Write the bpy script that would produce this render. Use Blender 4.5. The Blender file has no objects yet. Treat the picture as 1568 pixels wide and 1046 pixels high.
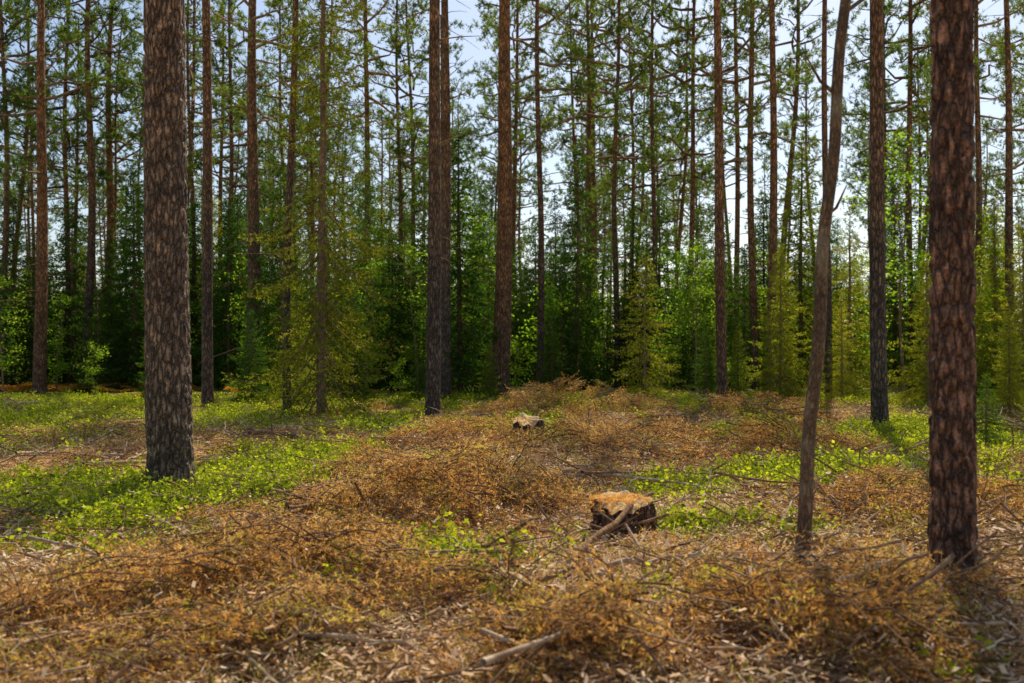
import bpy, math, random
import numpy as np
from mathutils import Vector, Matrix
rng=np.random.default_rng(7); random.seed(7)
S=bpy.context.scene
S.view_settings.view_transform='Standard'; S.view_settings.look='None'; S.view_settings.exposure=0
F=1524.0; YH=535.0; CX=784.0; H=1.5
# ------------------------------------------------------------ noise / terrain
_tab=np.random.default_rng(3).random((256,256))
def vn(x,y,s,o=0):
    x=np.asarray(x,float)/s+37.3*o+500; y=np.asarray(y,float)/s+11.7*o+500
    xi=np.floor(x).astype(int); yi=np.floor(y).astype(int); fx=x-xi; fy=y-yi
    fx=fx*fx*(3-2*fx); fy=fy*fy*(3-2*fy)
    g=lambda a,b:_tab[a%256,b%256]
    return (g(xi,yi)*(1-fx)+g(xi+1,yi)*fx)*(1-fy)+(g(xi,yi+1)*(1-fx)+g(xi+1,yi+1)*fx)*fy
MO=[]
def hgt(x,y):
    x=np.asarray(x,float); y=np.asarray(y,float)
    f=1/(1+np.maximum(np.hypot(x,y)-40,0)/40)
    z=((vn(x,y,7,1)-.5)*.34+(vn(x,y,2.3,2)-.5)*.22+(vn(x,y,.9,3)-.5)*.12)*f+(vn(x,y,.3,4)-.5)*.05*f
    for mx,my,r,h in MO: z=z+h*np.exp(-((x-mx)**2+(y-my)**2)/r**2)
    return z
def P(px,py):
    d=H*F/(py-YH)
    for _ in range(14):
        x=(px-CX)/F*d
        d=.5*d+.5*(H-float(hgt(x,d)))*F/(py-YH)
    x=(px-CX)/F*d
    return x,d,float(hgt(x,d))
HEAPS=[(620,800,.9,.42,90),(740,770,.8,.40,75),(870,640,2.4,.7,150),(560,745,.7,.28,45),(1200,705,1.2,.45,70),(900,700,1.5,.40,85),(330,915,.6,.24,36),(1000,690,1.,.4,50),(1340,940,.4,.18,26),(700,690,1.2,.40,60),(1320,1010,.45,.22,34),(480,880,.7,.24,40),(820,800,.5,.2,25),(1150,640,1.5,.45,60),(400,1000,.5,.2,32),(890,1030,.4,.24,40),(1150,960,.4,.14,16),(130,960,.5,.18,26),(640,940,.5,.2,30),(160,680,2.,.3,50),(1400,790,.9,.2,30)]
HW=[P(a,b_)[:2]+(c,d_,n_) for a,b_,c,d_,n_ in HEAPS]
MO=[(h[0],h[1],h[2]*.75,h[3]*.45) for h in HW]
GB=[]
for px,py,rx,ry,a in [(60,775,2.2,1.5,1.6),(170,745,1.4,1.0,1.4),(400,728,1.1,1.4,1.5),(460,702,1.2,1.3,1.4),(1120,815,.6,.55,1.4),(1190,830,.55,.5,1.2),
        (1350,672,2.8,3.0,1.6),(1210,735,1.6,1.6,.7),(640,665,1.8,2.5,1.1),(120,640,6,5,1.1),(330,640,3.5,3.5,1.1),(1080,630,2.5,3,1.),(1050,765,.5,.5,.8),(1480,760,1.0,1.,.7),(30,840,.8,.6,1.0),(780,665,.9,1.5,.9),(1040,925,.25,.2,1.),(320,960,.25,.2,.9),(520,890,.3,.3,.5)]:
    x,y,_=P(px,py); GB.append((x,y,rx,ry,a))
def green(x,y):
    g=np.zeros_like(np.asarray(x,float))
    for bx,by,rx,ry,a in GB: g=np.maximum(g,a*np.exp(-(((x-bx)/rx)**2+((y-by)/ry)**2)))
    n=vn(x,y,1.6,6)*.5+vn(x,y,.5,7)*.5
    g=np.maximum(g,np.clip((y-22)/8,0,1)*.7)
    g=np.maximum(g,np.clip((np.abs(x)-9)/6,0,1)*.55)
    return np.clip((g+(n-.5)*1.9-.34)*2.4,0,1)
# ------------------------------------------------------------ materials
def mat(name):
    m=bpy.data.materials.new(name); m.use_nodes=True; nt=m.node_tree; nt.nodes.clear()
    return m,nt,nt.nodes,nt.links
def ramp(N,stops):
    r=N.new('ShaderNodeValToRGB'); e=r.color_ramp.elements
    while len(e)<len(stops): e.new(.5)
    for i,(p,c) in enumerate(stops): e[i].position=p; e[i].color=(*c,1)
    return r
def foliage(name,c1,c2,c3,trans=.5,tcol=(1.0,1.0,.45),k=2.0,inst=True):
    m,nt,N,L=mat(name)
    at=N.new('ShaderNodeAttribute'); at.attribute_name='var'; src=at.outputs['Fac']
    if inst:
        oi=N.new('ShaderNodeObjectInfo')
        ma=N.new('ShaderNodeMath'); ma.operation='MULTIPLY_ADD'; ma.inputs[1].default_value=.45
        mb=N.new('ShaderNodeMath'); mb.operation='MULTIPLY'; mb.inputs[1].default_value=.55
        L.new(oi.outputs['Random'],ma.inputs[0]); L.new(at.outputs['Fac'],mb.inputs[0]); L.new(mb.outputs[0],ma.inputs[2]); src=ma.outputs[0]
    r=ramp(N,[(0,c1),(.5,c2),(1,c3)]); L.new(src,r.inputs[0])
    d=N.new('ShaderNodeBsdfDiffuse'); t=N.new('ShaderNodeBsdfTranslucent')
    L.new(r.outputs[0],d.inputs[0])
    mul=N.new('ShaderNodeMix'); mul.data_type='RGBA'; mul.blend_type='MULTIPLY'; mul.inputs[0].default_value=1; mul.inputs[7].default_value=(*[v*k for v in tcol],1)
    L.new(r.outputs[0],mul.inputs[6]); L.new(mul.outputs[2],t.inputs[0])
    a=N.new('ShaderNodeMixShader'); a.inputs[0].default_value=trans; L.new(d.outputs[0],a.inputs[1]); L.new(t.outputs[0],a.inputs[2])
    o=N.new('ShaderNodeOutputMaterial'); L.new(a.outputs[0],o.inputs[0]); return m
def bark(name,lo,hi,scale=1.0,zlo=3,zhi=10,crack=.14,bump=1.0,lich=0.0):
    m,nt,N,L=mat(name)
    tc=N.new('ShaderNodeTexCoord'); ge=N.new('ShaderNodeNewGeometry')
    mp=N.new('ShaderNodeMapping'); mp.inputs['Scale'].default_value=(19*scale,19*scale,5.0*scale); L.new(tc.outputs['Object'],mp.inputs[0])
    n0=N.new('ShaderNodeTexNoise'); n0.inputs['Scale'].default_value=1.6; n0.inputs['Detail'].default_value=4; n0.inputs['Roughness'].default_value=.6; L.new(mp.outputs[0],n0.inputs[0])
    ad=N.new('ShaderNodeVectorMath'); ad.operation='MULTIPLY_ADD'; ad.inputs[1].default_value=(1.3,1.3,1.3); L.new(n0.outputs['Color'],ad.inputs[0]); L.new(mp.outputs[0],ad.inputs[2])
    v=N.new('ShaderNodeTexVoronoi'); v.feature='DISTANCE_TO_EDGE'; v.inputs['Scale'].default_value=1.0; L.new(ad.outputs[0],v.inputs[0])
    n1=N.new('ShaderNodeTexNoise'); n1.inputs['Scale'].default_value=55; n1.inputs['Detail'].default_value=3; L.new(tc.outputs['Object'],n1.inputs[0])
    n2=N.new('ShaderNodeTexNoise'); n2.inputs['Scale'].default_value=4; n2.inputs['Detail'].default_value=3; L.new(tc.outputs['Object'],n2.inputs[0])
    sp=N.new('ShaderNodeSeparateXYZ'); L.new(ge.outputs['Position'],sp.inputs[0])
    mr=N.new('ShaderNodeMapRange'); mr.inputs[1].default_value=zlo; mr.inputs[2].default_value=zhi; L.new(sp.outputs[2],mr.inputs[0])
    cm=N.new('ShaderNodeMix'); cm.data_type='RGBA'; L.new(mr.outputs[0],cm.inputs[0]); cm.inputs[6].default_value=(*lo,1); cm.inputs[7].default_value=(*hi,1)
    rc=ramp(N,[(.0,(crack,)*3),(.12,(.55,)*3),(.32,(1,)*3)]); L.new(v.outputs['Distance'],rc.inputs[0])
    q1=N.new('ShaderNodeMapRange'); q1.inputs[1].default_value=.3; q1.inputs[2].default_value=.7; q1.inputs[3].default_value=.6; q1.inputs[4].default_value=1.4; L.new(n1.outputs[0],q1.inputs[0])
    q2=N.new('ShaderNodeMapRange'); q2.inputs[1].default_value=.3; q2.inputs[2].default_value=.7; q2.inputs[3].default_value=.6; q2.inputs[4].default_value=1.4; L.new(n2.outputs[0],q2.inputs[0])
    m1=N.new('ShaderNodeMath'); m1.operation='MULTIPLY'; L.new(q1.outputs[0],m1.inputs[0]); L.new(q2.outputs[0],m1.inputs[1])
    m2=N.new('ShaderNodeMath'); m2.operation='MULTIPLY'; L.new(m1.outputs[0],m2.inputs[0]); L.new(rc.outputs[0],m2.inputs[1])
    fin=N.new('ShaderNodeVectorMath'); fin.operation='SCALE'; L.new(cm.outputs[2],fin.inputs[0]); L.new(m2.outputs[0],fin.inputs['Scale'])
    last=fin.outputs[0]
    if lich>0:
        rl=ramp(N,[(.54,(0,0,0)),(.6,(lich,)*3)]); L.new(n2.outputs[0],rl.inputs[0])
        f2=N.new('ShaderNodeMix'); f2.data_type='RGBA'; L.new(rl.outputs[0],f2.inputs[0]); L.new(last,f2.inputs[6]); f2.inputs[7].default_value=(.30,.28,.18,1); last=f2.outputs[2]
    b=N.new('ShaderNodeBsdfPrincipled'); b.inputs['Roughness'].default_value=.7; b.inputs['Specular IOR Level'].default_value=.4; L.new(last,b.inputs['Base Color'])
    ma=N.new('ShaderNodeMath'); ma.operation='MULTIPLY_ADD'; ma.inputs[1].default_value=.4; L.new(n1.outputs[0],ma.inputs[0]); L.new(rc.outputs[0],ma.inputs[2])
    bp=N.new('ShaderNodeBump'); bp.inputs['Strength'].default_value=bump; bp.inputs['Distance'].default_value=.04/scale; L.new(ma.outputs[0],bp.inputs['Height']); L.new(bp.outputs[0],b.inputs['Normal'])
    o=N.new('ShaderNodeOutputMaterial'); L.new(b.outputs[0],o.inputs[0]); return m
def simple(name,c1,c2,scale=20,bump=.5,inst=True):
    m,nt,N,L=mat(name)
    tc=N.new('ShaderNodeTexCoord')
    if inst: oi=N.new('ShaderNodeObjectInfo'); src=oi.outputs['Random']
    else: oi=N.new('ShaderNodeAttribute'); oi.attribute_name='var'; src=oi.outputs['Fac']
    n=N.new('ShaderNodeTexNoise'); n.inputs['Scale'].default_value=scale; n.inputs['Detail'].default_value=3; L.new(tc.outputs['Object'],n.inputs[0])
    r=ramp(N,[(.3,c1),(.7,c2)]); L.new(n.outputs[0],r.inputs[0])
    mv=N.new('ShaderNodeMapRange'); mv.inputs[3].default_value=.45; mv.inputs[4].default_value=1.4; L.new(src,mv.inputs[0])
    hs=N.new('ShaderNodeVectorMath'); hs.operation='SCALE'; L.new(r.outputs[0],hs.inputs[0]); L.new(mv.outputs[0],hs.inputs['Scale'])
    b=N.new('ShaderNodeBsdfDiffuse'); L.new(hs.outputs[0],b.inputs[0])
    if bump:
        bp=N.new('ShaderNodeBump'); bp.inputs['Strength'].default_value=bump; bp.inputs['Distance'].default_value=.02; L.new(n.outputs[0],bp.inputs['Height']); L.new(bp.outputs[0],b.inputs['Normal'])
    o=N.new('ShaderNodeOutputMaterial'); L.new(b.outputs[0],o.inputs[0]); return m
M_bark=bark('pine_bark',(.25,.17,.12),(.56,.27,.12),zlo=2.5,zhi=8.5)
M_barkN=bark('pine_bark_near',(.42,.28,.18),(.50,.27,.14))
M_barkC=bark('pine_bark_brown',(.38,.20,.12),(.50,.23,.11))
M_barkR=bark('pine_bark_red',(.34,.175,.10),(.68,.30,.115),zlo=1,zhi=7)
M_barkA=bark('alder_bark',(.32,.20,.105),(.28,.19,.12),scale=2.0,bump=.8,crack=.35,lich=.5)
M_limb=simple('limb_bark',(.12,.085,.06),(.38,.23,.14),12,0)
M_pine=foliage('pine_needles',(.045,.08,.024),(.10,.145,.038),(.19,.22,.055),.5)
M_spr=foliage('spruce_needles',(.022,.055,.012),(.05,.105,.02),(.12,.18,.03),.5)
M_sprY=foliage('spruce_needles_light',(.07,.12,.02),(.19,.23,.03),(.36,.35,.05),.5,(1.1,1,.4),2.0)
M_sprM=foliage('spruce_needles_mid',(.045,.08,.014),(.13,.16,.022),(.32,.30,.04),.5,(1.1,1,.4),2.0)
M_leaf=foliage('broad_leaves',(.07,.16,.015),(.16,.29,.03),(.30,.42,.05),.55,(1.05,1,.4),2.0)
M_bil=foliage('bilberry_leaves',(.07,.12,.012),(.27,.34,.028),(.54,.56,.05),.5,(1.05,1,.4),1.7,False)
M_dry=foliage('dry_needles',(.38,.17,.05),(.82,.49,.16),(.95,.74,.36),.5,(1,.88,.55),1.3,False)
M_dryg=foliage('fading_needles',(.24,.23,.05),(.52,.44,.09),(.74,.62,.17),.5,(1,.92,.5),1.5,False)
M_grass=foliage('grass_blades',(.18,.22,.05),(.44,.44,.10),(.76,.66,.30),.5,(1,.95,.5),1.5,False)
M_fern=foliage('bracken_leaves',(.22,.15,.03),(.54,.30,.06),(.70,.44,.10),.5,(1,.85,.5),1.7,False)
M_twig=simple('twig_bark',(.14,.08,.045),(.42,.26,.15),25,0,False)
M_stick=simple('weathered_stick',(.28,.18,.11),(.74,.57,.38),14,.5,False)
M_chip=foliage('bark_chips',(.30,.14,.07),(.72,.46,.25),(.94,.76,.54),.05,(1,.9,.7),1,False)
M_wood=simple('stump_wood',(.44,.30,.14),(.82,.62,.34),22,.6)
# ------------------------------------------------------------ mesh builder
class MB:
    def __init__(s): s.v=[];s.t=[];s.q=[];s.tm=[];s.qm=[];s.a=[];s.n=0
    def add(s,v,f,m,var):
        v=np.asarray(v,float); f=np.asarray(f,int)+s.n
        s.v.append(v); s.a.append(np.broadcast_to(np.asarray(var,float),(len(v),)).copy()); s.n+=len(v)
        if f.shape[1]==3: s.t.append(f); s.tm.append(np.full(len(f),m))
        else: s.q.append(f); s.qm.append(np.full(len(f),m))
    def tube(s,pts,rad,m,k=6,cap=True):
        pts=np.asarray(pts,float); n=len(pts); rad=np.broadcast_to(np.asarray(rad,float),(n,))
        tg=np.gradient(pts,axis=0); tg/=np.linalg.norm(tg,axis=1)[:,None]+1e-9
        ref=np.array([0,0,1.]) if abs(tg[0][2])<.8 else np.array([1.,0,0])
        u=np.cross(tg,ref); u/=np.linalg.norm(u,axis=1)[:,None]+1e-9; w=np.cross(tg,u)
        a=np.arange(k)/k*2*np.pi
        V=pts[:,None,:]+rad[:,None,None]*(np.cos(a)[None,:,None]*u[:,None,:]+np.sin(a)[None,:,None]*w[:,None,:])
        i=np.arange(n-1)[:,None]*k; j=np.arange(k)[None,:]; j2=(j+1)%k
        f=np.stack([i+j,i+j2,i+k+j2,i+k+j],-1).reshape(-1,4)
        s.add(V.reshape(-1,3),f,m,.5)
        if cap:
            c=np.array([[0,a,a+1] for a in range(1,k-1)])
            s.add(V[-1],c,m,.5)
    def needles(s,p0,p1,dens,ln,wd,m,spread=.8,fwd=.6,flat=1.0,varb=None,minn=2):
        p0=np.asarray(p0,float).reshape(-1,3); p1=np.asarray(p1,float).reshape(-1,3)
        L=np.linalg.norm(p1-p0,axis=1); cnt=np.maximum((L*dens).astype(int),minn)
        idx=np.repeat(np.arange(len(p0)),cnt); n=len(idx); t=rng.random(n)[:,None]
        c=p0[idx]*(1-t)+p1[idx]*t; ax=((p1-p0)/(L[:,None]+1e-9))[idx]
        r=rng.normal(size=(n,3)); r[:,2]*=flat; r-=ax*(r*ax).sum(1)[:,None]; r/=np.linalg.norm(r,axis=1)[:,None]+1e-9
        d=ax*fwd+r*spread; d/=np.linalg.norm(d,axis=1)[:,None]
        sd=np.cross(d,rng.normal(size=(n,3))); sd/=np.linalg.norm(sd,axis=1)[:,None]+1e-9
        l=ln*rng.uniform(.6,1.2,n)[:,None]; w=wd*.5
        V=np.stack([c-sd*w,c+sd*w,c+d*l],1).reshape(-1,3)
        f=np.arange(3*n).reshape(-1,3)
        vb=rng.random(len(p0)) if varb is None else np.broadcast_to(varb,(len(p0),))
        va=np.repeat(np.clip(vb[idx]*.6+rng.random(n)*.4,0,1),3)
        s.add(V,f,m,va)
    def leaves(s,c,ln,wd,m,up=.6,var=None):
        c=np.asarray(c,float).reshape(-1,3); n=len(c)
        d=rng.normal(size=(n,3)); d[:,2]*=.5; d/=np.linalg.norm(d,axis=1)[:,None]
        nn=rng.normal(size=(n,3))*(1-up); nn[:,2]+=up; sd=np.cross(d,nn); sd/=np.linalg.norm(sd,axis=1)[:,None]+1e-9
        l=ln*rng.uniform(.6,1.2,n)[:,None]; w=wd*l/ln*.5
        V=np.stack([c,c+d*l*.45+sd*w,c+d*l,c+d*l*.45-sd*w],1).reshape(-1,3)
        va=np.repeat(rng.random(n) if var is None else var,4)
        s.add(V,np.arange(4*n).reshape(-1,4),m,va)
    def data(s):
        return (np.concatenate(s.v),np.concatenate(s.a),
          np.concatenate(s.t) if s.t else np.zeros((0,3),int),np.concatenate(s.q) if s.q else np.zeros((0,4),int),
          np.concatenate(s.tm) if s.tm else np.zeros(0,int),np.concatenate(s.qm) if s.qm else np.zeros(0,int))
    def mesh(s,name,mats): return mk(name,s.data(),mats)
def mk(name,D,mats):
        v,a,t,q,tm,qm=D
        me=bpy.data.meshes.new(name); me.vertices.add(len(v)); me.vertices.foreach_set('co',v.ravel())
        lo=np.concatenate([t.ravel(),q.ravel()]); me.loops.add(len(lo)); me.loops.foreach_set('vertex_index',lo)
        np_=len(t)+len(q); me.polygons.add(np_)
        me.polygons.foreach_set('loop_start',np.concatenate([np.arange(len(t))*3,len(t)*3+np.arange(len(q))*4]))
        me.polygons.foreach_set('material_index',np.concatenate([tm,qm]).astype(int))
        me.polygons.foreach_set('use_smooth',np.concatenate([np.zeros(len(t),bool),np.ones(len(q),bool)]))
        at=me.attributes.new('var','FLOAT','POINT'); at.data.foreach_set('value',a)
        for m in mats: me.materials.append(m)
        me.update(calc_edges=True); return me
def obj(name,me,loc=(0,0,0),rot=(0,0,0),scale=(1,1,1),parent=None,link=True):
    o=bpy.data.objects.new(name,me); o.location=loc; o.rotation_euler=rot; o.scale=scale
    if link: S.collection.objects.link(o)
    if parent: o.parent=parent
    return o
def unit(v): v=np.asarray(v,float); return v/(np.linalg.norm(v)+1e-9)
# ------------------------------------------------------------ plant generators
def spruce_mesh(name,Ht,R,fol,whorl=.32,nb=8,dens=22,nl=.12,nw=.042,z0=.03,tr=None,sparse=0,power=.85,droop=.3,tw=.17,sub=True,sp0=0):
    b=MB(); tr=tr or Ht*.010
    zs=np.linspace(0,Ht,14); bx=np.cumsum(rng.normal(0,.01*Ht/10,14)); by=np.cumsum(rng.normal(0,.01*Ht/10,14))
    b.tube(np.stack([bx,by,zs],1),tr*(1-zs/Ht)**.8+.006,0,8)
    P0=[];P1=[];VB=[]
    z=z0*Ht
    while z<Ht*.985:
        t=z/Ht; n=max(3,int(nb*(1-.4*t)))
        az0=rng.random()*6.28
        for i in range(n):
            if rng.random()<(sparse if t>.35 else sp0): continue
            az=az0+i*6.28/n+rng.normal(0,.25); L=R*(1-t)**power*rng.uniform(.5,1.15)+.12
            if t<.12: L*=.8
            el=math.radians(-18+60*t**2+rng.normal(0,7)); h=np.array([math.cos(az),math.sin(az),0])
            base=np.array([np.interp(z,zs,bx),np.interp(z,zs,by),z+rng.normal(0,.08)])
            ss=np.linspace(0,1,6); pts=base+h*(ss*L*math.cos(el))[:,None]
            pts[:,2]+=ss*L*math.sin(el)-droop*L*np.sin(ss*math.pi*.8)*(1-t)*.8
            pp=pts[::2] if L<1 else pts
            b.tube(pp,np.linspace(.006+.008*L,.003,len(pp)),0,3,False)
            vb=rng.random()
            side=np.array([-h[1],h[0],0]); s=.15
            while s<1:
                pc=np.array([np.interp(s,ss,pts[:,k]) for k in range(3)])
                for sg in (-1,1):
                    l=min(.42*L*(1-s)+.10,.75)*rng.uniform(.6,1.2)
                    d=unit(h*.65+side*sg*.8+np.array([0,0,rng.normal(-.25,.15)]))
                    e2=pc+d*l+np.array([0,0,-.12*l]); P0.append(pc);P1.append(e2);VB.append(vb)
                    if l>.3 and sub:
                        pq=pc+(e2-pc)*.5; d2=unit(d*.6+h*.5*rng.choice([-1,1])+np.array([0,0,rng.normal(-.6,.3)])); P0.append(pq);P1.append(pq+d2*l*.45);VB.append(vb)
                s+=tw/L*rng.uniform(.8,1.2) if L>.2 else .4
            P0.append(pts[3]);P1.append(pts[5]);VB.append(vb)
        z+=whorl*rng.uniform(.7,1.2)*(1-.45*t)
    P0.append([bx[-1],by[-1],Ht*.95]);P1.append([bx[-1],by[-1],Ht+.1]);VB.append(.6)
    b.needles(P0,P1,dens,nl,nw,1,varb=np.array(VB))
    return b.mesh(name,[M_limb,fol])
def crown_mesh(name,Hc,R,nl=30,dead=16,per=13):
    b=MB(); P0=[];P1=[];VB=[]
    for i in range(dead):
        z=-rng.uniform(.2,7.5); az=rng.random()*6.28; L=rng.uniform(.4,1.8); h=np.array([math.cos(az),math.sin(az),0])
        ss=np.linspace(0,1,4); pts=np.array([0,0,z])+h*(ss*L)[:,None]; pts[:,2]+=ss*L*rng.uniform(-.5,.35)-.15*L*ss**2; pts+=rng.normal(0,.03,(4,3))
        b.tube(pts,np.linspace(.022,.005,4),0,3,False)
    for i in range(nl):
        t=(i+rng.random())/nl; z=t*Hc*.97; az=i*2.4+rng.normal(0,.5)
        prof=(math.sin(min(1,t*1.0+.22)*math.pi*.93)**.6)
        L=R*prof*rng.uniform(.4,1.15)+.3; h=np.array([math.cos(az),math.sin(az),0]); el=math.radians(-5+50*t+rng.normal(0,14))
        ss=np.linspace(0,1,5); pts=np.array([0,0,z])+h*(ss*L*math.cos(el))[:,None]; pts[:,2]+=ss*L*math.sin(el)+.25*L*ss**2*rng.uniform(-.2,1); pts[1:]+=rng.normal(0,.09,(4,3))
        b.tube(pts,np.linspace(.02+.014*L,.008,5),0,4,False); vb=rng.random()
        for k in range(int(3+L*3.2)):
            s=rng.uniform(.45,1); pc=np.array([np.interp(s,ss,pts[:,q]) for q in range(3)])
            d=unit(h*.8+rng.normal(0,.6,3)+np.array([0,0,.35])); l=rng.uniform(.2,.6)
            e=pc+d*l; b.tube([pc,e],[.009,.004],0,3,False)
            for q in range(3):
                d2=unit(d+rng.normal(0,.7,3)+np.array([0,0,.3])); st=pc+(e-pc)*rng.uniform(.5,1); P0.append(st); P1.append(st+d2*rng.uniform(.15,.3)); VB.append(vb*.6+.4*rng.random())
    b.needles(P0,P1,1,.16,.034,1,spread=.9,fwd=.6,varb=np.array(VB),minn=per)
    return b.mesh(name,[M_limb,M_pine])
def sapling_mesh(name,Ht,R,nleaf=1500,fol=None,bare=.15,ls=.10):
    b=MB(); zs=np.linspace(0,Ht,8); bx=np.cumsum(rng.normal(0,.05,8)); by=np.cumsum(rng.normal(0,.05,8)); bx-=bx[0];by-=by[0]
    b.tube(np.stack([bx,by,zs],1),Ht*.007*(1-zs/Ht)+.006,0,6); C=[];V=[]
    nb=int(Ht*7)
    for i in range(nb):
        t=bare+(1-bare)*rng.random(); z=t*Ht; az=rng.random()*6.28; L=R*math.sin(min(1,(1-t)*1.1+.15)*2.6)**.7*rng.uniform(.5,1.1)
        h=np.array([math.cos(az),math.sin(az),0]); ss=np.linspace(0,1,5); pts=np.array([np.interp(z,zs,bx),np.interp(z,zs,by),z])+h*(ss*L)[:,None]; pts[:,2]+=ss*L*.5-ss**2*L*.3; pts[1:]+=rng.normal(0,.04,(4,3))
        b.tube(pts[::2],[.01,.007,.003],0,3,False); vb=rng.random()
        for k in range(nleaf//nb):
            s=rng.uniform(.2,1.0); j=min(3,int(s*4)); pc=pts[j]+(pts[j+1]-pts[j])*(s*4-j)
            C.append(pc+rng.normal(0,.09+.05*s,3)); V.append(np.clip(vb*.5+rng.random()*.5,0,1))
    b.leaves(C,ls,ls*.62,1,.45,np.array(V)); return b.mesh(name,[M_limb,fol or M_leaf])
def drybranch(L,fi,n=3,dens=62,nl=.036,nw=.0075):
    b=MB(); P0=[];P1=[]
    for i in range(n):
        az=rng.normal(0,.5); h=np.array([math.cos(az),math.sin(az),0]); side=np.array([-h[1],h[0],0]); l=L*rng.uniform(.6,1.1)
        ss=np.linspace(0,1,6); st=np.array([-L*.4+rng.normal(0,.08),rng.normal(0,.1),rng.uniform(.02,.06)])
        pts=st+h*(ss*l)[:,None]; arch=rng.uniform(.03,.2)*l; pts[:,2]+=arch*np.sin(ss*2.6)+ss*rng.uniform(-.03,.06); pts[1:]+=rng.normal(0,.015,(5,3))
        b.tube(pts,np.linspace(.008,.004,6),0,3,False); s=.2
        while s<1:
            pc=np.array([np.interp(s,ss,pts[:,k]) for k in range(3)])
            for sg in (-1,1):
                tl=(.38*l*(1-s)+.06)*rng.uniform(.6,1.2); d=unit(h*.75+side*sg*.7+np.array([0,0,rng.normal(.0,.3)])); e=pc+d*tl
                b.tube([pc,e],[.003,.0015],0,3,False); P0.append(pc);P1.append(e)
                if tl>.15:
                    pq=pc+(e-pc)*.5; d2=unit(d*.7+rng.normal(0,.5,3)); P0.append(pq);P1.append(pq+d2*tl*.5)
            s+=rng.uniform(.07,.12)/l
    b.needles(P0,P1,dens,nl,nw,fi,spread=.7,fwd=.7)
    return b.data()
def stick_pts(L,n=8,w=.05):
    s=np.linspace(-.5,.5,n)*L; return np.stack([s,np.cumsum(rng.normal(0,w*L/n*2,n)),np.cumsum(rng.normal(0,w*L/n,n))],1)
def stick(L,r,mi,forks=3,k_=6):
    b=MB(); p=stick_pts(L); p[:,2]-=p[:,2].min()-r; b.tube(p,np.linspace(r,r*.35,8)*rng.uniform(.85,1.15,8),mi,k_)
    for i in range(forks):
        k=rng.integers(2,7); d=unit([rng.uniform(.3,1),rng.choice([-1,1])*rng.uniform(.4,1),rng.uniform(0,.5)]); l=L*rng.uniform(.12,.35)
        m=p[k]+d*l*.5+rng.normal(0,.02,3); b.tube([p[k],m,p[k]+d*l],[r*.45,r*.35,r*.2],mi,4)
    return b.data()
# ------------------------------------------------------------ ground
def axis(lo,hi,dlo,dhi,step,g=1.09):
    c=list(np.arange(dlo,dhi,step)); s=step; a=dhi
    while a<hi: c.append(a); s*=g; a+=s
    c.append(hi); s=step; a=dlo-step; pre=[]
    while a>lo: pre.append(a); s*=g; a-=s
    pre.append(lo); return np.array(pre[::-1]+c)
ax=axis(-500,500,-8,8,.065); ay=axis(-120,900,3.2,16,.065,1.035)
X,Y=np.meshgrid(ax,ay); Z=hgt(X,Y)
near=np.clip(1-(np.hypot(X,Y)-18)/10,0,1); Z=Z+near*((vn(X,Y,.13,8)-.5)*.035)
b=MB(); nx=len(ax); ny=len(ay); i=np.arange(ny-1)[:,None]*nx; j=np.arange(nx-1)[None,:]
b.add(np.stack([X,Y,Z],-1).reshape(-1,3),np.stack([i+j,i+j+1,i+nx+j+1,i+nx+j],-1).reshape(-1,4),0,green(X,Y).ravel())
m,nt,N,L=mat('forest_floor')
ge=N.new('ShaderNodeNewGeometry'); at=N.new('ShaderNodeAttribute'); at.attribute_name='var'
def noise(sc,det=6,rough=.6):
    n=N.new('ShaderNodeTexNoise'); n.inputs['Scale'].default_value=sc; n.inputs['Detail'].default_value=det; n.inputs['Roughness'].default_value=rough; L.new(ge.outputs['Position'],n.inputs[0]); return n
n1=noise(14,5,.75); n2=noise(1.3,3); n3=noise(45,3,.7)
r1=ramp(N,[(.3,(.13,.06,.025)),(.44,(.46,.25,.09)),(.56,(.72,.46,.19)),(.70,(.86,.66,.38))]); L.new(n1.outputs[0],r1.inputs[0])
r2=ramp(N,[(.3,(.10,.13,.02)),(.55,(.32,.36,.045)),(.75,(.54,.53,.11))]); L.new(n3.outputs[0],r2.inputs[0])
r3=ramp(N,[(.35,(.62,.54,.47)),(.65,(1.1,1.05,1.0))]); L.new(n2.outputs[0],r3.inputs[0])
mu=N.new('ShaderNodeMix'); mu.data_type='RGBA'; mu.blend_type='MULTIPLY'; mu.inputs[0].default_value=1; L.new(r1.outputs[0],mu.inputs[6]); L.new(r3.outputs[0],mu.inputs[7])
mm=N.new('ShaderNodeMix'); mm.data_type='RGBA'; L.new(at.outputs['Fac'],mm.inputs[0]); L.new(mu.outputs[2],mm.inputs[6]); L.new(r2.outputs[0],mm.inputs[7])
bs=N.new('ShaderNodeBsdfDiffuse'); L.new(mm.outputs[2],bs.inputs[0])
ad=N.new('ShaderNodeMath'); ad.operation='ADD'; L.new(n1.outputs[0],ad.inputs[0]); L.new(n3.outputs[0],ad.inputs[1])
bp=N.new('ShaderNodeBump'); bp.inputs['Strength'].default_value=.6; bp.inputs['Distance'].default_value=.03; L.new(ad.outputs[0],bp.inputs['Height']); L.new(bp.outputs[0],bs.inputs['Normal'])
o=N.new('ShaderNodeOutputMaterial'); L.new(bs.outputs[0],o.inputs[0])
obj('ground',b.mesh('ground',[m]))
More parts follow.
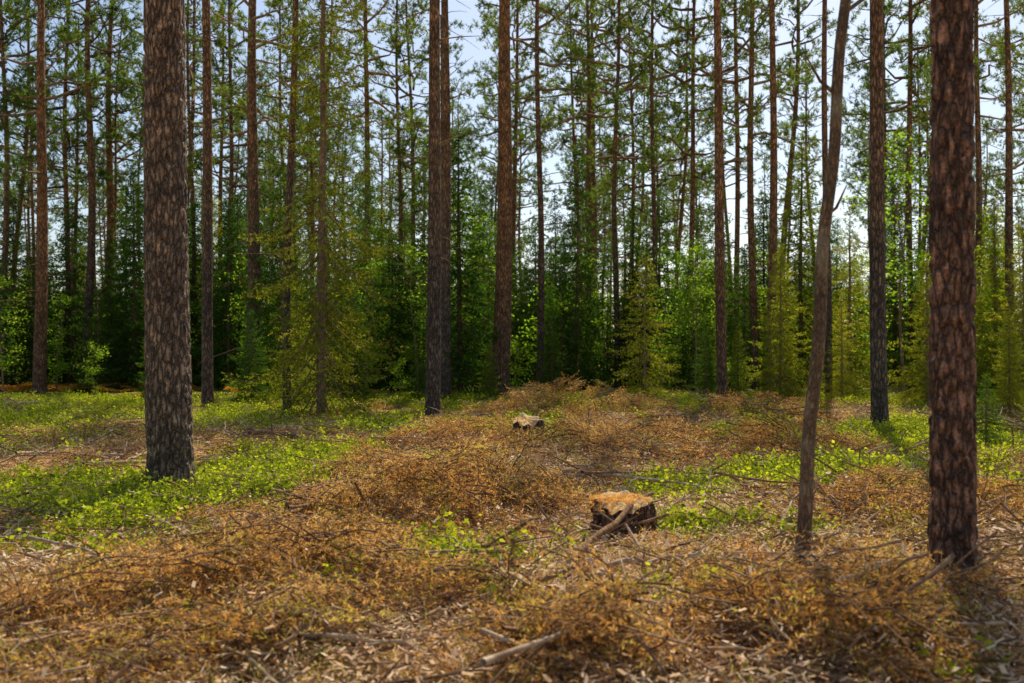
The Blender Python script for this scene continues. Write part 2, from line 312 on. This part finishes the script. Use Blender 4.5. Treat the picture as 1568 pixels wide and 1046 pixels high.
# ------------------------------------------------------------ scatter
def scatter(name,protos,pos,rot,scl,idx):
    col=bpy.data.collections.new(name+'_parts')
    for k,me in enumerate(protos): col.objects.link(bpy.data.objects.new('%s_part_%02d'%(name,k),me))
    me=bpy.data.meshes.new(name); n=len(pos); me.vertices.add(n); me.vertices.foreach_set('co',np.asarray(pos,float).ravel())
    a=me.attributes.new('rot','FLOAT_VECTOR','POINT'); a.data.foreach_set('vector',np.asarray(rot,float).ravel())
    scl=np.asarray(scl,float); scl=np.repeat(scl[:,None],3,1) if scl.ndim==1 else scl
    a=me.attributes.new('scl','FLOAT_VECTOR','POINT'); a.data.foreach_set('vector',scl.ravel())
    a=me.attributes.new('idx','INT','POINT'); a.data.foreach_set('value',np.asarray(idx).astype(np.int32))
    ob=obj(name,me); ng=bpy.data.node_groups.new(name,'GeometryNodeTree')
    ng.interface.new_socket('Geometry',in_out='INPUT',socket_type='NodeSocketGeometry'); ng.interface.new_socket('Geometry',in_out='OUTPUT',socket_type='NodeSocketGeometry')
    N=ng.nodes; L=ng.links; gi=N.new('NodeGroupInput'); go=N.new('NodeGroupOutput'); ip=N.new('GeometryNodeInstanceOnPoints'); ci=N.new('GeometryNodeCollectionInfo')
    ci.inputs['Collection'].default_value=col; ci.inputs['Separate Children'].default_value=True; ci.inputs['Reset Children'].default_value=True
    def na(nm,ty):
        q=N.new('GeometryNodeInputNamedAttribute'); q.data_type=ty; q.inputs['Name'].default_value=nm; return q.outputs['Attribute']
    L.new(gi.outputs[0],ip.inputs['Points']); L.new(ci.outputs[0],ip.inputs['Instance']); ip.inputs['Pick Instance'].default_value=True
    L.new(na('idx','INT'),ip.inputs['Instance Index']); L.new(na('rot','FLOAT_VECTOR'),ip.inputs['Rotation']); L.new(na('scl','FLOAT_VECTOR'),ip.inputs['Scale'])
    L.new(ip.outputs[0],go.inputs[0]); md=ob.modifiers.new('scatter','NODES'); md.node_group=ng; return ob
def fan(n,dmin,dmax,pw=1.0,half=.66):
    d=dmin+(dmax-dmin)*rng.random(n)**pw; a=rng.uniform(-half,half,n); x=np.tan(a)*d; return x,d
def place(name,protos,mats,x,y,smin,smax,tilt=.15,dz=0.0):
    n=len(x); z=hgt(x,y)+dz; s=rng.uniform(smin,smax,n); k=rng.integers(0,len(protos),n)
    a=rng.random(n)*6.28; tx=rng.normal(0,tilt,n); ty=rng.normal(0,tilt,n); iv=rng.random(n)
    ca,sa=np.cos(a),np.sin(a); R=np.zeros((n,3,3)); R[:,0,0]=ca;R[:,0,1]=-sa;R[:,1,0]=sa;R[:,1,1]=ca;R[:,2,2]=1
    T=np.zeros((n,3,3)); T[:,0,0]=1;T[:,1,1]=np.cos(tx);T[:,1,2]=-np.sin(tx);T[:,2,1]=np.sin(tx);T[:,2,2]=np.cos(tx)
    U=np.zeros((n,3,3)); U[:,1,1]=1;U[:,0,0]=np.cos(ty);U[:,0,2]=np.sin(ty);U[:,2,0]=-np.sin(ty);U[:,2,2]=np.cos(ty)
    M=np.einsum('nij,njk,nkl->nil',T,U,R)*s[:,None,None]; pos=np.stack([x,y,z],1)
    out=[[],[],[],[],[],[]]; off=0
    for q,(v,va,t,qd,tm,qm) in enumerate(protos):
        I=np.where(k==q)[0]
        if len(I)==0: continue
        V=(np.einsum('nij,vj->nvi',M[I],v)+pos[I][:,None,:]).reshape(-1,3); nv=len(v)
        o=(off+np.arange(len(I))*nv)[:,None,None]
        out[0].append(V); out[1].append(np.clip(va[None,:]*.55+iv[I][:,None]*.6-.07,0,1).ravel())
        out[2].append((t[None]+o).reshape(-1,3)); out[3].append((qd[None]+o).reshape(-1,4)); out[4].append(np.tile(tm,len(I))); out[5].append(np.tile(qm,len(I)))
        off+=nv*len(I)
    return obj(name,mk(name,[np.concatenate(c) for c in out],mats))
# ------------------------------------------------------------ near ground cover
DM=[M_twig,M_dry,M_dryg]
dryp=[drybranch(rng.uniform(.6,1.0),1 if k<6 else 2,n=rng.integers(2,4)) for k in range(8)]
x,y=fan(4600,3.2,26,1.0); g=green(x,y); dn=vn(x,y,1.4,12)*.6+vn(x,y,.6,13)*.4
k=(rng.random(len(x))>g*1.5)&(dn>rng.uniform(.34,.64,len(x)))&(np.abs(x)<12); x,y=x[k],y[k]
place('dry_brush',dryp,DM,x,y,.45,1.0,.14,.0)
hx=[];hy=[];hz=[]
for cx,cy,r,h,n in HW:
    a=rng.random(n)*6.28; rr=r*np.sqrt(rng.random(n)); hx+=list(cx+rr*np.cos(a)); hy+=list(cy+rr*np.sin(a)); hz+=list(h*.75*(1-(rr/r)**2)*rng.random(n))
place('brush_pile',dryp,DM,np.array(hx),np.array(hy),.6,1.2,.35,np.array(hz))
bilp=[]
for k in range(6):
    b=MB(); C=[]
    for s in range(12):
        h=unit(np.append(rng.normal(0,.5,2),1)); l=rng.uniform(.08,.2); st=np.append(rng.normal(0,.09,2),0); b.tube([st,st+h*l],[.002,.001],0,3,False)
        for q in range(7): C.append(st+h*l*rng.uniform(.3,1)+rng.normal(0,.022,3))
    b.leaves(C,.040,.026,1,.45); bilp.append(b.data())
x,y=fan(22000,3.5,32,.85); g=green(x,y); k=rng.random(len(x))<g**1.2*.85; x,y=x[k],y[k]
place('bilberry_plants',bilp,[M_twig,M_bil],x,y,.5,1.4,.25)
grp=[]
for k in range(4):
    b=MB()
    for q in range(22):
        h=unit(np.append(rng.normal(0,.6,2),1)); l=rng.uniform(.08,.22); st=np.append(rng.normal(0,.05,2),0); sd=unit(np.cross(h,rng.normal(size=3)))*.0025
        m1=st+h*l*.55; e=st+h*l+np.append(h[:2]*l*.5,-l*.15); b.add([st-sd,st+sd,m1+sd*.8,m1-sd*.8],[[0,1,2,3]],0,rng.random()); b.add([m1-sd*.8,m1+sd*.8,e],[[0,1,2]],0,rng.random())
    grp.append(b.data())
x,y=fan(9000,3.2,24,.9); k=rng.random(len(x))<.2+.6*vn(x,y,1.1,15)**2; place('grass',grp,[M_grass],x[k],y[k],.5,1.2,.2)
chp=[]
for k in range(5):
    b=MB()
    for q in range(80):
        c=np.append(rng.normal(0,.22,2),abs(rng.normal(0,.015))+.012); a=rng.random()*6.28; l=rng.uniform(.01,.045)*(1 if rng.random()>.06 else 1.7); w=l*rng.uniform(.12,.45); u=np.array([math.cos(a),math.sin(a),rng.normal(0,.35)]); v=np.array([-u[1],u[0],rng.normal(0,.35)])
        cc=[c-u*l*.5-v*w*.4,c+u*l*.4-v*w*.5,c+u*l*.6+v*w*.3,c-u*l*.4+v*w*.5]; b.add(cc,[[0,1,2,3]],0,rng.random())
    chp.append(b.data())
x,y=fan(5200,3.2,22,.9); k=rng.random(len(x))>green(x,y); x,y=x[k],y[k]; place('bark_litter',chp,[M_chip],x,y,.7,1.4,.1,rng.uniform(.015,.07,len(x)))
SM=[M_stick,M_twig]
twp=[stick(rng.uniform(.3,.8),rng.uniform(.004,.010),k%2,5,4) for k in range(8)]
x,y=fan(4800,3.2,24,.85); place('twigs',twp,SM,x,y,.6,1.5,.28,.05)
skp=[stick(rng.uniform(.8,1.9),rng.uniform(.010,.024),int(k%2==0),4) for k in range(10)]
x,y=fan(520,3.8,28,.9); place('fallen_branches',skp,SM,x,y,.6,1.2,.12,.09)
ferp=[]
for k in range(3):
    b=MB(); C0=[];C1=[]
    for s in range(7):
        az=rng.random()*6.28; h=np.array([math.cos(az),math.sin(az),0]); sd=np.array([-h[1],h[0],0]); l=rng.uniform(.5,.8); ss=np.linspace(0,1,7); pts=h*(ss*l*.8)[:,None]; pts[:,2]+=.7*l*ss-.5*l*ss**2; b.tube(pts[::2],np.linspace(.005,.002,4),0,3,False)
        for u in np.linspace(.3,1,9):
            pc=np.array([np.interp(u,ss,pts[:,q]) for q in range(3)])
            for sg in(-1,1): C0.append(pc);C1.append(pc+sd*sg*.28*(1.15-u)+h*.05)
    b.needles(C0,C1,60,.06,.03,1,flat=.3); ferp.append(b.data())
fx=[];fy=[]
for px,py,n,r in [(170,598,24,1.8),(50,600,10,2.),(620,605,4,2),(330,602,8,2)]:
    cx,cy,_=P(px,py)
    for q in range(n): fx.append(cx+rng.normal(0,r)); fy.append(cy+rng.normal(0,r*.7))
place('bracken',ferp,[M_twig,M_fern],np.array(fx),np.array(fy),.8,1.5,.1)
# ------------------------------------------------------------ pines
crowns=[crown_mesh('pine_crown_%d'%k,rng.uniform(9,11.5),rng.uniform(2.0,2.9),nl=rng.integers(28,40)) for k in range(6)]
def trunk_mesh(name,Ht,r,lean,m,k=12,seg=26,near=False,path=None,flare=.35,bend=None):
    b=MB()
    zs=np.concatenate([np.linspace(-.25,1,8),np.linspace(1,Ht,seg)[1:]]) 
    if near: zs=np.concatenate([np.arange(-.25,5.2,.02),np.linspace(5.2,Ht,40)])
    if near: k=96
    ph=rng.random()*6; bend=r*.15 if bend is None else bend
    if path is None:
        cx=lean[0]*zs/Ht+bend*(np.sin(zs*.45+ph)-math.sin(ph)); cy=lean[1]*zs/Ht+bend*(np.cos(zs*.37+ph)-math.cos(ph))
    else: cx=np.interp(zs,path[0],path[1]); cy=np.zeros_like(zs)
    rr=r*(1-.72*np.clip(zs/Ht,0,1)**1.1)*(1+flare*np.exp(-np.clip(zs+.1,0,None)*5.5))
    a=np.arange(k)/k*2*np.pi
    R=np.repeat(rr[:,None],k,1)
    R*=1+.10*np.exp(-np.clip(zs,0,None)*3.5)[:,None]*np.sin(a*5+ph)[None,:]
    A,Zz=np.meshgrid(a,zs)
    if near:
        w2=np.abs(vn(A*r*1.0+Zz*.2,Zz*.35,.055,25)-.5); w3=np.abs(vn(A*r*1.0-Zz*.25,Zz*.4,.045,27)-.5)
        R+=(np.clip(w2*5,0,1)-.5)*.018+(np.clip(w3*5,0,1)-.5)*.018
    V=np.stack([cx[:,None]+R*np.cos(A),cy[:,None]+R*np.sin(A),Zz],-1); n=len(zs)
    i=np.arange(n-1)[:,None]*k; j=np.arange(k)[None,:]; j2=(j+1)%k
    b.add(V.reshape(-1,3),np.stack([i+j,i+j2,i+k+j2,i+k+j],-1).reshape(-1,4),0,.5)
    f=lambda z:(float(np.interp(z,zs,cx)),float(np.interp(z,zs,cy)))
    return b,f
def pine(px,py,w,topx=None,m=M_bark,Ht=None,near=False,cb=None,stubs=10,crown=True):
    x,y,z=P(px,py); r=w/F*y*.5; Ht=Ht or rng.uniform(19,23)
    lean=(0 if topx is None else (topx-px)/F*y/(YH/F*y+H)*Ht, rng.normal(0,.3))
    b,f=trunk_mesh('t',Ht,r*1.06,lean,m,near=near,bend=None if near or w>15 else rng.uniform(.02,.10))
    for q in range(stubs):
        zz=rng.uniform(3,Ht*.5); c=f(zz); az=rng.random()*6.28; L=rng.uniform(.1,.6) if rng.random()<.7 else rng.uniform(.6,1.4); h=np.array([math.cos(az),math.sin(az),rng.uniform(-.3,.4)])
        s0=np.array([c[0],c[1],zz]); b.tube([s0,s0+h*(r*.8+L*.5),s0+h*(r*.8+L)+np.array([0,0,-.05])],[.02,.013,.005],1,4,False)
    o=obj('pine_tree',b.mesh('pine_trunk',[m,M_limb]),(x,y,z),(0,0,0))
    if crown:
        cb=cb or Ht*(rng.uniform(.38,.52) if y>34 else rng.uniform(.58,.68)); c=f(cb); me=crowns[rng.integers(0,len(crowns))]; ws=1.05 if y>34 else .7
        obj('crown',me,(c[0],c[1],cb),(0,0,rng.random()*6.28),(ws,ws,(Ht-cb)/10.),parent=o)
    return o
pine(262,752,62,246,M_barkN,near=True,stubs=0,Ht=22)
pine(1459,900,58,1454,M_barkC,near=True,stubs=0,Ht=20)
for a in [(60,604,19,64,M_barkR),(132,590,13,137,M_bark),(158,586,13,176,M_barkR),(318,622,17,318),(386,606,22,384),(440,632,13,447),(662,642,22,668),(682,612,17,680),
    (766,612,27,773,M_barkR),(826,598,10,823),(945,592,9,948),(912,590,9,900),(1107,626,16,1098,M_barkR),(1156,602,12,1153,M_barkR),(1182,606,14,1178,M_barkR),(1347,656,24,1333),
    (1268,612,11,1262),(1128,592,9,1124,M_barkR),(1552,612,13,1545),(1002,590,8,995),(1052,590,9,1060,M_barkR),(8,592,9,4),(100,588,9,98),
    (352,590,9,350),(558,598,10,560),(612,590,8,606),(640,588,8,625),(1396,598,10,1392),(1490,600,11,1488),
    (296,588,8,290)]:
    pine(*a[:4],**({'m':a[4]} if len(a)>4 else {}))
# alder (thin, curved)
x,y,z=P(1222,880); 
pth=[(1222,880),(1234,760),(1243,650),(1252,500),(1262,380),(1274,240),(1286,100),(1296,0)]
zz=[(880-p[1])/F*y for p in pth]; xx=[(p[0]-1222)/F*y for p in pth]; zz.append(10);xx.append(xx[-1]+.3)
zf=np.linspace(0,10,60); pf=np.interp(zf,zz,xx); pf=np.convolve(np.pad(pf,3,'edge'),np.ones(7)/7,'valid')+np.sin(zf*5)*.012
b,f=trunk_mesh('a',10,.047,(0,0),M_barkA,k=20,seg=160,path=(zf,pf),flare=.5)
for zq,az,L in [(3.75,.5,1.0),(4.3,2.8,1.1),(5,1,1.5),(5.6,4,1.3),(3.2,3.4,.25),(2.4,.2,.15),(6.2,2,1.4),(6.8,5,1.3),(7.5,0,1.1),(8.3,3,1)]:
    c=f(zq); h=np.array([math.cos(az),math.sin(az),.7]); s0=np.array([c[0],c[1],zq]); b.tube([s0,s0+h*L*.5,s0+h*L+np.array([0,0,.1])],[.016,.01,.004],0,6,False)
    if zq>4.5: b.leaves(s0+h*L*.7+rng.normal(0,.35,(110,3)),.07,.05,1,.5)
obj('alder_tree',b.mesh('alder',[M_barkA,M_leaf]),(x,y,z))
# ------------------------------------------------------------ spruces and saplings
spr=[spruce_mesh('spruce_a',7,2.0,M_spr),spruce_mesh('spruce_b',7,1.6,M_spr,droop=.5),spruce_mesh('spruce_c',7,1.9,M_sprY,droop=.45),spruce_mesh('spruce_d',9,2.0,M_spr,whorl=.36),spruce_mesh('spruce_e',8,1.8,M_sprY,whorl=.36,sparse=.15)]
hero=spruce_mesh('spruce_hero',14,2.2,M_sprM,whorl=.38,nb=7,dens=36,nl=.075,nw=.026,tr=.11,sparse=.3,sp0=.2,power=.6,z0=.05,droop=.6,tw=.16)
young=spruce_mesh('spruce_young',4.2,1.4,M_sprY,whorl=.26,nb=7,dens=38,nl=.07,nw=.022,z0=.02,droop=.1,tw=.13)
def tree(name,me,px,py,Ht,base,wsc=1.0):
    x,y,z=P(px,py); s=Ht/base; return obj(name,me,(x,y,z-.05),(0,0,rng.random()*6.28),(s*wsc,s*wsc,s))
tree('spruce_tree',hero,492,642,14,14)
tree('spruce_tree',young,988,612,4.2,4.2)
for px,py,Ht,k,w in [(1225,600,9.2,2,1.1),(1300,604,6.5,4,1.2),(1195,612,4.4,2,1.2),(704,606,8.6,1,1.1),(884,596,9.0,1,1.),(860,598,4.5,0,1),(205,594,9,3,1.0),(110,590,8,0,1.1),(170,590,6,1,1.2),(1525,606,6.5,2,1.1),(1490,612,4.5,4,1.2),
     (1568,620,5.5,2,1.2),(1420,600,6.5,0,1),(600,602,5.5,0,1.1),(560,600,9,3,.9),(430,606,8,0,1.),(350,596,7.5,0,1),(780,594,5.5,1,1.2),(820,592,6.5,0,1),(930,592,6,1,1),(1060,598,5,0,1.1),(1140,600,5.5,0,1.2),(650,596,9,3,1),(20,590,8,3,1.2),(-40,600,7,0,1.2),(1600,600,7,3,1.2),(1250,640,1.3,2,1.3),(1080,610,2.2,0,1.2),(750,612,1.8,2,1.4),(455,620,3.6,4,1.2),(1510,690,1.2,0,1.3),
     (250,590,7,0,1.2),(500,590,7.5,1,1.2),(740,588,9,3,1.1),(1010,588,8,0,1.1),(1370,590,8.5,3,1.1),(1460,592,7,0,1.2),(60,588,6.5,1,1.2),(300,590,8,1,1.2),(900,588,5,0,1.2),(1100,588,8.5,3,1.1),(390,590,7,0,1.2),(540,612,3.6,0,1.1),(620,588,8,0,1.1),(690,590,6,1,1.2),(970,590,7.5,3,1.1),(1170,590,8,1,1.2),(1270,590,7,0,1.1),(150,600,4,0,1.1),(790,588,6,3,1.2),(850,588,8.5,3,.9),
     (1420,622,4,2,1.1),(1290,616,3.4,4,1.1),(385,618,2.6,0,1.2),(845,606,3,0,1.1),(1130,618,2.2,2,1.2),(1545,640,2.2,2,1.2),(230,612,2.4,1,1.2),(640,618,1.6,0,1.3)]:
    tree('spruce_tree',spr[k],px,py,Ht,[7,7,7,9,8][k],w)
sap=[sapling_mesh('sapling_a',4.5,1.2,1500),sapling_mesh('sapling_b',6,1.3,1800,bare=.3),sapling_mesh('sapling_c',2.5,.9,800)]
for px,py,Ht,k in [(85,604,3.6,0),(5,602,4.2,0),(145,606,1.8,2),(1385,604,9.0,1),(1065,600,5.5,1),(640,600,5,0),(745,594,6,1),(910,596,5,0),(840,600,3.5,2),(1500,600,6.5,1),(1340,598,5,0),(560,606,4.5,0),(1170,598,5,0),(1010,600,5,0),(700,594,7,1),(400,604,5,0),(270,598,4.5,1),(1120,614,1.2,2),(610,624,1.3,2),(790,606,1.9,2),(1540,604,5,0),(1080,600,4,0)]:
    tree('rowan_sapling',sap[k],px,py,Ht,[4.5,6,2.5][k])
# ------------------------------------------------------------ distant forest
pinep=[]
for k in range(5):
    Ht=21; b,f=trunk_mesh('d',Ht,rng.uniform(.11,.19),(rng.normal(0,.5),rng.normal(0,.5)),M_bark,k=7,seg=14,bend=rng.uniform(.03,.15))
    me=b.mesh('dp%d'%k,[M_bark if k%2 else M_barkR]); cr=crowns[k]; cb=[9,10.5,8.5,11,9.5][k]
    o1=bpy.data.objects.new('j1',me); o2=bpy.data.objects.new('j2',cr.copy()); c=f(cb); o2.location=(c[0],c[1],cb); o2.scale=(1,1,(21.3-cb)/10)
    S.collection.objects.link(o1); S.collection.objects.link(o2); bpy.context.view_layer.update()
    with bpy.context.temp_override(active_object=o1,selected_editable_objects=[o1,o2],selected_objects=[o1,o2]): bpy.ops.object.join()
    S.collection.objects.unlink(o1); pinep.append(o1.data)
def band(n,d0,d1,half=.8):
    d=np.sqrt(rng.uniform(d0*d0,d1*d1,n)); a=rng.uniform(-half,half,n); return np.sin(a)*d,np.cos(a)*d
x,y=band(215,46,110)
# natural clearings in the stand: fewer tall pines in two corridors
t=x/y; k=~(((t>.275)&(t<.35))|((t>.035)&(t<.06)))|(rng.random(len(x))<.2); x,y=x[k],y[k]
x2,y2=band(320,43,100); x3,y3=band(170,95,135)
pos_x=np.concatenate([x,x2,x3]); pos_y=np.concatenate([y,y2,y3])
idx=np.concatenate([rng.integers(0,5,len(x)),5+rng.choice([0,1,0,2,3,3,4,5,6,1],len(x2)),5+rng.choice([0,0,3,3,4],len(x3))])
sc=np.concatenate([rng.uniform(.75,1.15,len(x)),rng.uniform(.6,1.3,len(x2)),rng.uniform(1.1,1.6,len(x3))])
rot=np.zeros((len(pos_x),3)); rot[:,2]=rng.random(len(pos_x))*6.28
scatter('distant_forest',pinep+spr+sap,np.stack([pos_x,pos_y,hgt(pos_x,pos_y)-.05],1),rot,sc,idx)
# ------------------------------------------------------------ stumps
def stump(px,py,r,h,seed,cov=200):
    x,y,z=P(px,py); b=MB(); k=64; zs=np.linspace(-.15,h,22); a=np.arange(k)/k*2*np.pi; A,Zz=np.meshgrid(a,zs)
    fl=np.exp(-np.clip(Zz,0,None)/(h*.4)); rt=np.clip(np.sin(A*4+seed)+.3*np.sin(A*7+seed*2),0,2)
    R=r*(1+fl*(.2+.5*rt))*(1+.12*np.sin(A*3+seed))+(vn(A*r*9,Zz*1.5+seed,.09,31)-.5)*.07+(vn(A*r*9,Zz+seed,.03,32)-.5)*.03
    tf=np.clip(Zz/h,0,1)
    top=(vn(np.cos(A)*2,np.sin(A)*2,.7,seed+40)-.5)*.12*tf+.06*np.sin(A)*tf
    V=np.stack([R*np.cos(A),R*np.sin(A),Zz+top],-1); i=np.arange(21)[:,None]*k; j=np.arange(k)[None,:]; j2=(j+1)%k
    b.add(V.reshape(-1,3),np.stack([i+j,i+j2,i+k+j2,i+k+j],-1).reshape(-1,4),0,.5)
    prev=V[-1]; cz=V[-1][:,2].mean()
    for t in (.85,.6,.35,.1):
        nxt=V[-1]*np.array([t,t,1]); nxt[:,2]=cz+(V[-1][:,2]-cz)*t+rng.normal(0,.004,k)+.008; VV=np.concatenate([prev,nxt]); jj=np.arange(k); j2_=(jj+1)%k
        b.add(VV,np.stack([jj,j2_,k+j2_,k+jj],-1),1,.5); prev=nxt
    b.add(prev,np.array([[0,q,q+1] for q in range(1,k-1)]),1,.5)
    n=cov; th=rng.random(n)*6.28; rr=r*1.3*np.sqrt(rng.random(n)); out=np.clip((rr/r-.95)*3,0,1); p=np.stack([rr*np.cos(th),rr*np.sin(th),h+.02-out*rng.random(n)*h*.8],1); p=p[(out<.5)|(np.cos(th-3.6)>.1)]; n=len(p)
    b.needles(p,p+np.stack([rng.normal(0,.03,n),rng.normal(0,.03,n),rng.uniform(-.02,.01,n)],1),200,.035,.006,2,minn=5)
    return obj('tree_stump',b.mesh('stump',[M_barkC,M_wood,M_dry]),(x,y,z))
stump(952,828,.22,.34,1,260); stump(806,686,.22,.44,2,100)
def pole(pa,pb,za,zb,r,mt=M_stick,name='fallen_branch'):
    x0,y0,z0=P(*pa); x1,y1,z1=P(*pb); A=np.array([x0,y0,z0+za]); B=np.array([x1,y1,z1+zb]); n=9; s=np.linspace(0,1,n)[:,None]; p=A*(1-s)+B*s; p[1:-1]+=rng.normal(0,.016,(n-2,3)); p[:,2]+=np.sin(s[:,0]*3.14)*.03
    c=p.mean(0); b=MB(); b.tube(p-c,np.linspace(r,r*.6,n)*rng.uniform(.85,1.12,n),0,9)
    for q in range(3):
        k=rng.integers(2,8); d=unit(rng.normal(0,1,3)*np.array([1,1,.3])+np.array([0,0,.3])); b.tube([p[k]-c,p[k]-c+d*rng.uniform(.08,.4)],[r*.35,r*.15],0,5)
    obj(name,b.mesh(name,[mt]),tuple(c))
pole((870,882),(998,808),.07,.30,.028,M_twig); pole((930,890),(1160,884),.10,.12,.02); pole((270,850),(480,832),.14,.14,.024,M_twig); pole((740,905),(820,935),.10,.10,.03)
pole((330,1000),(660,1035),.12,.12,.014); pole((420,990),(520,1000),.16,.14,.022,M_twig); pole((1260,952),(1400,915),.14,.24,.028); pole((1010,810),(1080,780),.1,.14,.018)
pole((380,672),(500,685),.1,.1,.04,M_twig); pole((1120,602),(1230,632),.3,.15,.06,M_twig); pole((860,740),(1100,765),.14,.1,.022); pole((1230,835),(1300,842),.08,.08,.018); pole((440,800),(530,812),.16,.16,.03,M_twig); pole((900,905),(1040,930),.08,.08,.015)
pole((1000,700),(1110,690),.15,.1,.03); pole((450,930),(500,985),.3,.08,.012,M_twig)
# ------------------------------------------------------------ light, sky, camera
EL=math.radians(47); AZ=math.radians(17)
w=bpy.data.worlds.new('World'); S.world=w; w.use_nodes=True; nt=w.node_tree; bg=nt.nodes['Background']; sk=nt.nodes.new('ShaderNodeTexSky'); sk.sky_type='NISHITA'; sk.sun_disc=False; sk.sun_elevation=EL; sk.sun_rotation=AZ; sk.dust_density=1.2
nt.links.new(sk.outputs[0],bg.inputs[0]); bg.inputs[1].default_value=.13
ld=bpy.data.lights.new('sun','SUN'); ld.energy=5; ld.angle=math.radians(.5); ld.color=(1,.92,.75); lo=bpy.data.objects.new('sun',ld); S.collection.objects.link(lo)
lo.rotation_euler=Vector((-math.sin(AZ)*math.cos(EL),-math.cos(AZ)*math.cos(EL),-math.sin(EL))).to_track_quat('-Z','Y').to_euler(); lo.location=(5,30,30)
cd=bpy.data.cameras.new('camera'); cam=bpy.data.objects.new('camera',cd); S.collection.objects.link(cam); S.camera=cam
cd.sensor_width=36; cd.lens=F/1568*36; cd.shift_y=(YH-523)/1568; cd.clip_end=2000; cd.clip_start=.1
cam.location=(0,0,H); cam.rotation_euler=(math.pi/2,0,0)
cd.dof.use_dof=True; cd.dof.focus_distance=13; cd.dof.aperture_fstop=2.0
